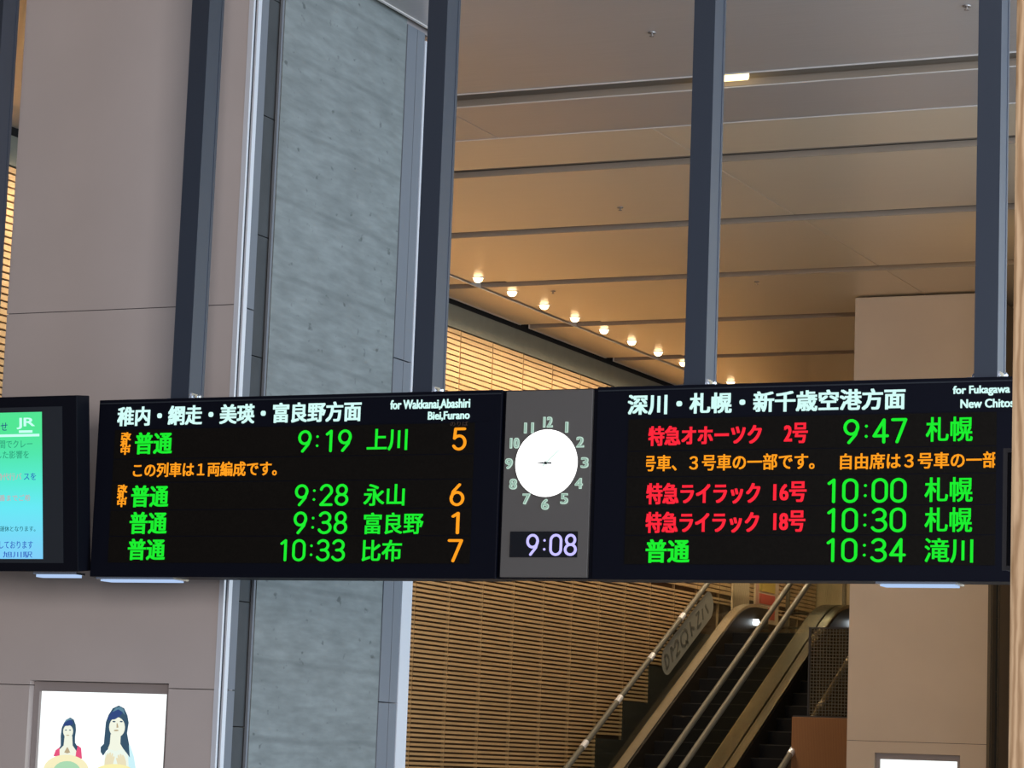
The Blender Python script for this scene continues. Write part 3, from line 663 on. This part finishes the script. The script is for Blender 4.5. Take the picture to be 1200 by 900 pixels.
def escalator(label, xl, xr, dl, dr):
    """xl/xr handrail centres, dl/dr (outer, inner) deck edges"""
    t = thing('escalator', label, 'escalator', ((xl+xr)/2, 37.5, 0), 'escalators up to the upper floor')
    sl, sr = dl[1], dr[0]
    n = 20
    for i in range(n):
        z = LAND_Z-.2*(i+.0) ; y = LAND_Y-.2/SL*i
        if z < .3: break
        s = MB(); s.box(sl+.006, sr-.006, y, y+.2/SL+.05, z-.05, z)      # tread
        s.box(sl+.006, sr-.006, y+.004, y+.03, z-.20, z-.03)               # riser
        o = s.build('step', M['step'], t)
        MB().box(sl+.006, sr-.006, y-.003, y+.004, z-.012, z+.001).build('step_nosing', M['step_edge'], o)
    MB().box(sl, sr, LAND_Y+.4, 43.0, LAND_Z-.3, LAND_Z).build('landing_plate', M['steel'], t)
    for (x, dk, side) in ((xl, dl, -1), (xr, dr, 1)):
        path = rail_path(x, .22, 41.70, 42.85)
        d = MB(); strip(d, path, dk[0], dk[1], .05); d.build('deck', M['deck_sheen' if xl < -15 and side < 0 else 'steel'], t)
        inner = dk[1] if side < 0 else dk[0]
        k = MB(); strip(k, [(p[0], p[1], p[2]-.05) for p in path], inner-.012, inner+.012, .34); k.build('skirt_panel', M['truss'], t)
        outer = dk[0] if side < 0 else dk[1]
        k = MB(); strip(k, [(p[0], p[1], p[2]-.05) for p in path], outer-.024*(side > 0), outer+.024*(side < 0), .62); k.build('outer_panel', M['truss'], t)
        hp = rail_path(x, 1.17, 41.95, 43.0)
        gl = MB()
        for (pa, pb), (qa, qb) in zip(zip(path, path[1:]), zip(hp, hp[1:])):
            gl.prism([(pa[1], pa[2]), (pb[1], pb[2]), (qb[1], qb[2]-.03), (qa[1], qa[2]-.03)], 'x', x-.006, x+.006)
        gl.build('glass_panel', M['glass'], t)
        h = MB(); h.tube([p for p in hp], .042, 10); h.build('handrail', M['rail'], t, True)
        if abs(x) in (13.84, 13.54): continue_joint = False
        else: continue_joint = True
        hj = MB()
        for k in range(8 if continue_joint else 0):
            yy = 33.15+1.22*k
            a = [p for p in hp]; z0 = LAND_Z + SL*(yy-LAND_Y)+1.17
            hj.tube([(x, yy-.075, z0-.075*SL), (x, yy+.075, z0+.075*SL)], .045, 10)
        if continue_joint: hj.build('handrail_joint', M['trim'], t)
        # newel lamp where the deck levels out
        if side < 0: MB().lathe([(.0, -.05), (.05, -.045), (.066, 0), (.05, .045), (.0, .05)], 12, (inner+.04, 42.15, LAND_Z+.22)).build('newel_lamp', M['white_lamp'], t, True)
    return t
ea = escalator('left escalator beside the slatted wall, with a pale sticker on its glass', -15.21, -13.84, (-15.235, -15.08), (-13.86, -13.605))
escalator('right escalator, partly hidden behind the distant tan column', -13.54, -12.14, (-13.575, -13.43), (-12.20, -11.98))
# pale sticker with dark lettering on the left balustrade glass
st = MB(); ca = []
ang = math.atan(.555)
def incl(u, v): return (38.55+u*math.cos(ang)-v*math.sin(ang), 3.00+u*math.sin(ang)+v*math.cos(ang))
pts = [incl(.22+.22*math.cos(a), .17+.22*math.sin(a)) for a in [PI/2+PI*k/10 for k in range(11)]] + [incl(2.17+.22*math.cos(a), .17+.22*math.sin(a)) for a in [-PI/2+PI*k/10 for k in range(11)]]
sk = tag(MB().prism(pts, 'x', -15.202, -15.195).build('glass_sticker', M['sticker'], ea), 'pale capsule-shaped sticker')
ink = MB()
def stroke(p, q, wd=.022):
    (a, b), (c, d) = incl(*p), incl(*q); n = Vector((-(d-b), c-a)).normalized()*wd
    ink.prism([(a-n.x, b-n.y), (c-n.x, d-n.y), (c+n.x, d+n.y), (a+n.x, b+n.y)], 'x', -15.195, -15.191)
def arc(cx, cy, rx, ry, a0, a1, n=10):
    pp = [(cx+rx*math.cos(a0+(a1-a0)*k/n), cy+ry*math.sin(a0+(a1-a0)*k/n)) for k in range(n+1)]
    for a, b in zip(pp, pp[1:]): stroke(a, b)
stroke((.14, .06), (.14, .28)); arc(.14, .17, .14, .11, -PI/2, PI/2); stroke((.42, .05), (.42, .29)); stroke((.42, .29), (.52, .20))
arc(.66, .20, .08, .08, PI, 0); stroke((.74, .20), (.58, .06)); stroke((.58, .06), (.76, .06))
arc(1.0, .17, .15, .12, 0, 2*PI, 16); stroke((1.02, .10), (1.14, .02)); stroke((1.32, .05), (1.32, .29)); stroke((1.32, .19), (1.45, .12))
stroke((1.60, .27), (1.74, .27)); stroke((1.74, .27), (1.58, .06)); stroke((1.58, .06), (1.76, .06)); stroke((1.90, .24), (1.86, .07)); stroke((2.04, .24), (2.12, .07))
ink.build('sticker_lettering', M['sticker_ink'], sk)

# upper floor beyond the escalators
struct(MB().box(-15.55, -8, 43.05, 47, LAND_Z-.5, LAND_Z-.002).build('floor_upper', M['stone']))
po = thing('wall_poster', 'red, pink and yellow notice poster on the slatted wall above the escalator top', 'poster', (-15.56, 44.2, 4.1))
MB().box(-15.585, -15.56, 43.55, 44.75, 4.15, 5.0).build('sheet', M['paper'], po)
MB().box(-15.562, -15.553, 43.75, 44.55, 4.22, 4.42).build('red_block', M['red_print'], po)
MB().box(-15.562, -15.553, 43.75, 44.55, 4.47, 4.64).build('red_block', M['red_print'], po)
MB().box(-15.562, -15.553, 43.75, 44.55, 4.68, 4.92).build('yellow_block', M['yellow_print'], po)
MB().box(-15.562, -15.553, 43.58, 43.72, 4.18, 4.96).build('pink_block', M['pink_print'], po)
pn = thing('wall_panel', 'plain pale timber panel on the slatted wall left of the red poster', 'panel', (-15.56, 42.9, 3.9))
MB().box(-15.585, -15.555, 42.45, 43.25, 4.0, 5.3).build('board', M['paper'], pn)
MB().box(-15.556, -15.550, 42.45, 42.49, 4.0, 5.3).build('edge_strip', M['wall'], pn)
gr = thing('guard_rail', 'steel guard rail on the upper floor behind the escalators', 'railing', (-13.2, 44.2, LAND_Z))
for x in (-15.2, -14.2, -13.2, -12.2, -11.2): MB().box(x-.03, x+.03, 44.17, 44.23, LAND_Z, LAND_Z+1.1).build('rail_post', M['steel'], gr)
for z in (.25, .5, 1.1): MB().tube([(-15.3, 44.2, LAND_Z+z), (-11.1, 44.2, LAND_Z+z)], .022, 8).build('rail_bar', M['steel'], gr, True)

# ------------------------------------------------------------------ wooden partition with a dark mesh screen above it
pt = thing('wooden_partition', 'brown wooden partition under the dark mesh screen, beside the distant column', 'partition', (-11.5, 35.7, 0))
p = MB(); p.box(-12.148, -10.8, 35.60, 35.9, 0, 2.39); p.bevel(.008); p.build('partition_body', M['counter'], pt)
MB().box(-12.14, -10.8, 35.62, 35.88, 2.39, 2.41).build('top_edge', M['joint'], pt)
ms = thing('mesh_screen', 'dark see-through mesh screen standing on the wooden partition', 'screen', (-11.4, 35.75, 2.41))
f = MB(); f.box(-11.975, -11.955, 35.73, 35.77, 2.41, 3.62); f.box(-11.955, -10.8, 35.73, 35.77, 3.60, 3.62); f.build('screen_frame', M['joint'], ms)
wires = MB(); x = -11.95
while x < -10.8: wires.box(x, x+.010, 35.745, 35.750, 2.42, 3.6); x += .045
z = 2.44
while z < 3.6: wires.box(-11.955, -10.8, 35.750, 35.755, z, z+.012); z += .045
wires.build('wire_mesh', mat('wire_brown', (.060, .052, .036), .5), ms)
MB().box(-11.955, -10.8, 35.757, 35.762, 2.42, 3.6).build('tinted_pane', glass('tinted_pane', (.66, .60, .48), .96), ms)

# ================================================================== TIMBER PILLAR AND ITS SIDE MONITOR
pl = thing('timber_pillar', 'light brown laminated timber pillar at the right edge of the picture', 'pillar', (-1.75, 8.3, 0))
MB().box(-2.058, -1.40, 8.0, 8.45, 0, 9.0).bevel(.012, 2).build('pillar_shaft', M['pillar'], pl)
MB().box(-2.07, -1.39, 7.985, 8.465, 0, .12).build('plinth', M['joint'], pl)
sm = thing('side_monitor', 'small dark framed monitor sticking out from behind the timber pillar', 'monitor', (-2.1, 8.49, 2.45))
MB().box(-2.20, -1.78, 8.47, 8.55, 2.268, 2.652).bevel(.003).build('monitor_case', M['board'], sm)
f = MB(); f.box(-2.201, -2.187, 8.462, 8.47, 2.266, 2.654); f.box(-2.187, -1.78, 8.462, 8.47, 2.640, 2.654); f.box(-2.187, -1.78, 8.462, 8.47, 2.266, 2.280)
f.build('monitor_frame', mat('frame_grey', (.035, .035, .040), .5), sm)
MB().box(-1.95, -1.85, 8.45, 8.462, 2.4, 2.5).build('mount_plate', M['bracket'], sm)

# ================================================================== CEILING FIXTURES
def downlight_proto():
    t = thing('downlight', '', 'downlight', (0, 0, CEIL))
    s = MB(); s.lathe([(.062, .045), (.085, .045), (.085, .008), (.080, .004), (.066, .004), (.062, .01)], 18); s.bm.normal_update()
    me = bpy.data.meshes.new('lamp_ring'); bmesh.ops.recalc_face_normals(s.bm, faces=s.bm.faces[:]); s.bm.to_mesh(me); s.bm.free(); me.materials.append(M['ceil_edge'])
    o = bpy.data.objects.new('lamp_ring', me); C.objects.link(o); o.parent = t
    s = MB(); s.lathe([(.0, -.052), (.030, -.046), (.050, -.030), (.060, -.002), (.056, .04)], 18)
    me = bpy.data.meshes.new('lamp_lens'); bmesh.ops.recalc_face_normals(s.bm, faces=s.bm.faces[:]); s.bm.to_mesh(me); s.bm.free(); me.materials.append(M['lamp_on'])
    for q in me.polygons: q.use_smooth = True
    o = bpy.data.objects.new('lamp_lens', me); C.objects.link(o); o.parent = t
    return t
ORD = ['first', 'second', 'third', 'fourth', 'fifth', 'sixth', 'seventh', 'eighth']
dl = downlight_proto(); first = True
for k in range(-9, 14):
    y = 30.22+1.019*k
    o = dl if first else copy_tree(dl); first = False
    o.location = (-14.56, y, CEIL)
    if k < 0: lab = 'warm ceiling downlight of the slatted wall row, hidden behind the posts and columns'
    elif k < 8: lab = '%s warm ceiling downlight from the left, in the row above the slatted wall' % ORD[k]
    elif k == 8: lab = 'warm downlight just above the right board, right of the steel post'
    else: lab = 'warm ceiling downlight of the row hidden behind the right board'
    tag(o, lab, 'downlight', 'row of warm ceiling downlights')
    l = bpy.data.lights.new('downlight_beam', 'SPOT'); l.energy = 98; l.color = (1.0, .79, .54); l.spot_size = math.radians(172); l.spot_blend = .6; l.shadow_soft_size = .06
    lo = bpy.data.objects.new('downlight_beam', l); C.objects.link(lo); lo.location = (-14.56, y, CEIL-.08)
sl = thing('slot_lamp', 'yellow lamp tube in the ceiling slot beside the fourth post', 'lamp', (-8.28, 21.86, CEIL+.13))
MB().box(-8.5, -7.95, 21.74, 21.98, CEIL+.10, CEIL+.16).build('lamp_tray', M['ceil_edge'], sl)
MB().tube([(-8.46, 21.86, CEIL+.05), (-8.0, 21.86, CEIL+.05)], .05, 10).build('lamp_tube', M['slot_lamp'], sl, True)

def sprinkler():
    t = thing('sprinkler_head', '', 'sprinkler', (0, 0, CEIL))
    for nm, prof in (('escutcheon', [(.035, 0), (.032, -.008), (.014, -.010)]), ('deflector', [(.007, -.010), (.007, -.030), (.020, -.032), (.020, -.036), (.0, -.038)])):
        s = MB(); s.lathe(prof, 12)
        me = bpy.data.meshes.new(nm); bmesh.ops.recalc_face_normals(s.bm, faces=s.bm.faces[:]); s.bm.to_mesh(me); s.bm.free(); me.materials.append(M['sprinkler'])
        o = bpy.data.objects.new(nm, me); C.objects.link(o); o.parent = t
    return t
sp = sprinkler()
for i, (x, y, lab) in enumerate([(-8.226, 20.18, 'small sprinkler head on the grey front ceiling, between the third and fourth posts'),
        (-5.581, 20.18, 'small sprinkler head at the top right of the grey front ceiling'),
        (-11.162, 26.63, 'small sprinkler head on the warm ceiling, left of the fourth post'),
        (-11.225, 31.2, 'small sprinkler head on the warm ceiling above the distant column'),
        (-13.99, 31.25, 'small sprinkler head beside the row of warm downlights')]):
    o = sp if i == 0 else copy_tree(sp)
    o.location = (x, y, CEIL); tag(o, lab, 'sprinkler', 'ceiling sprinkler heads')
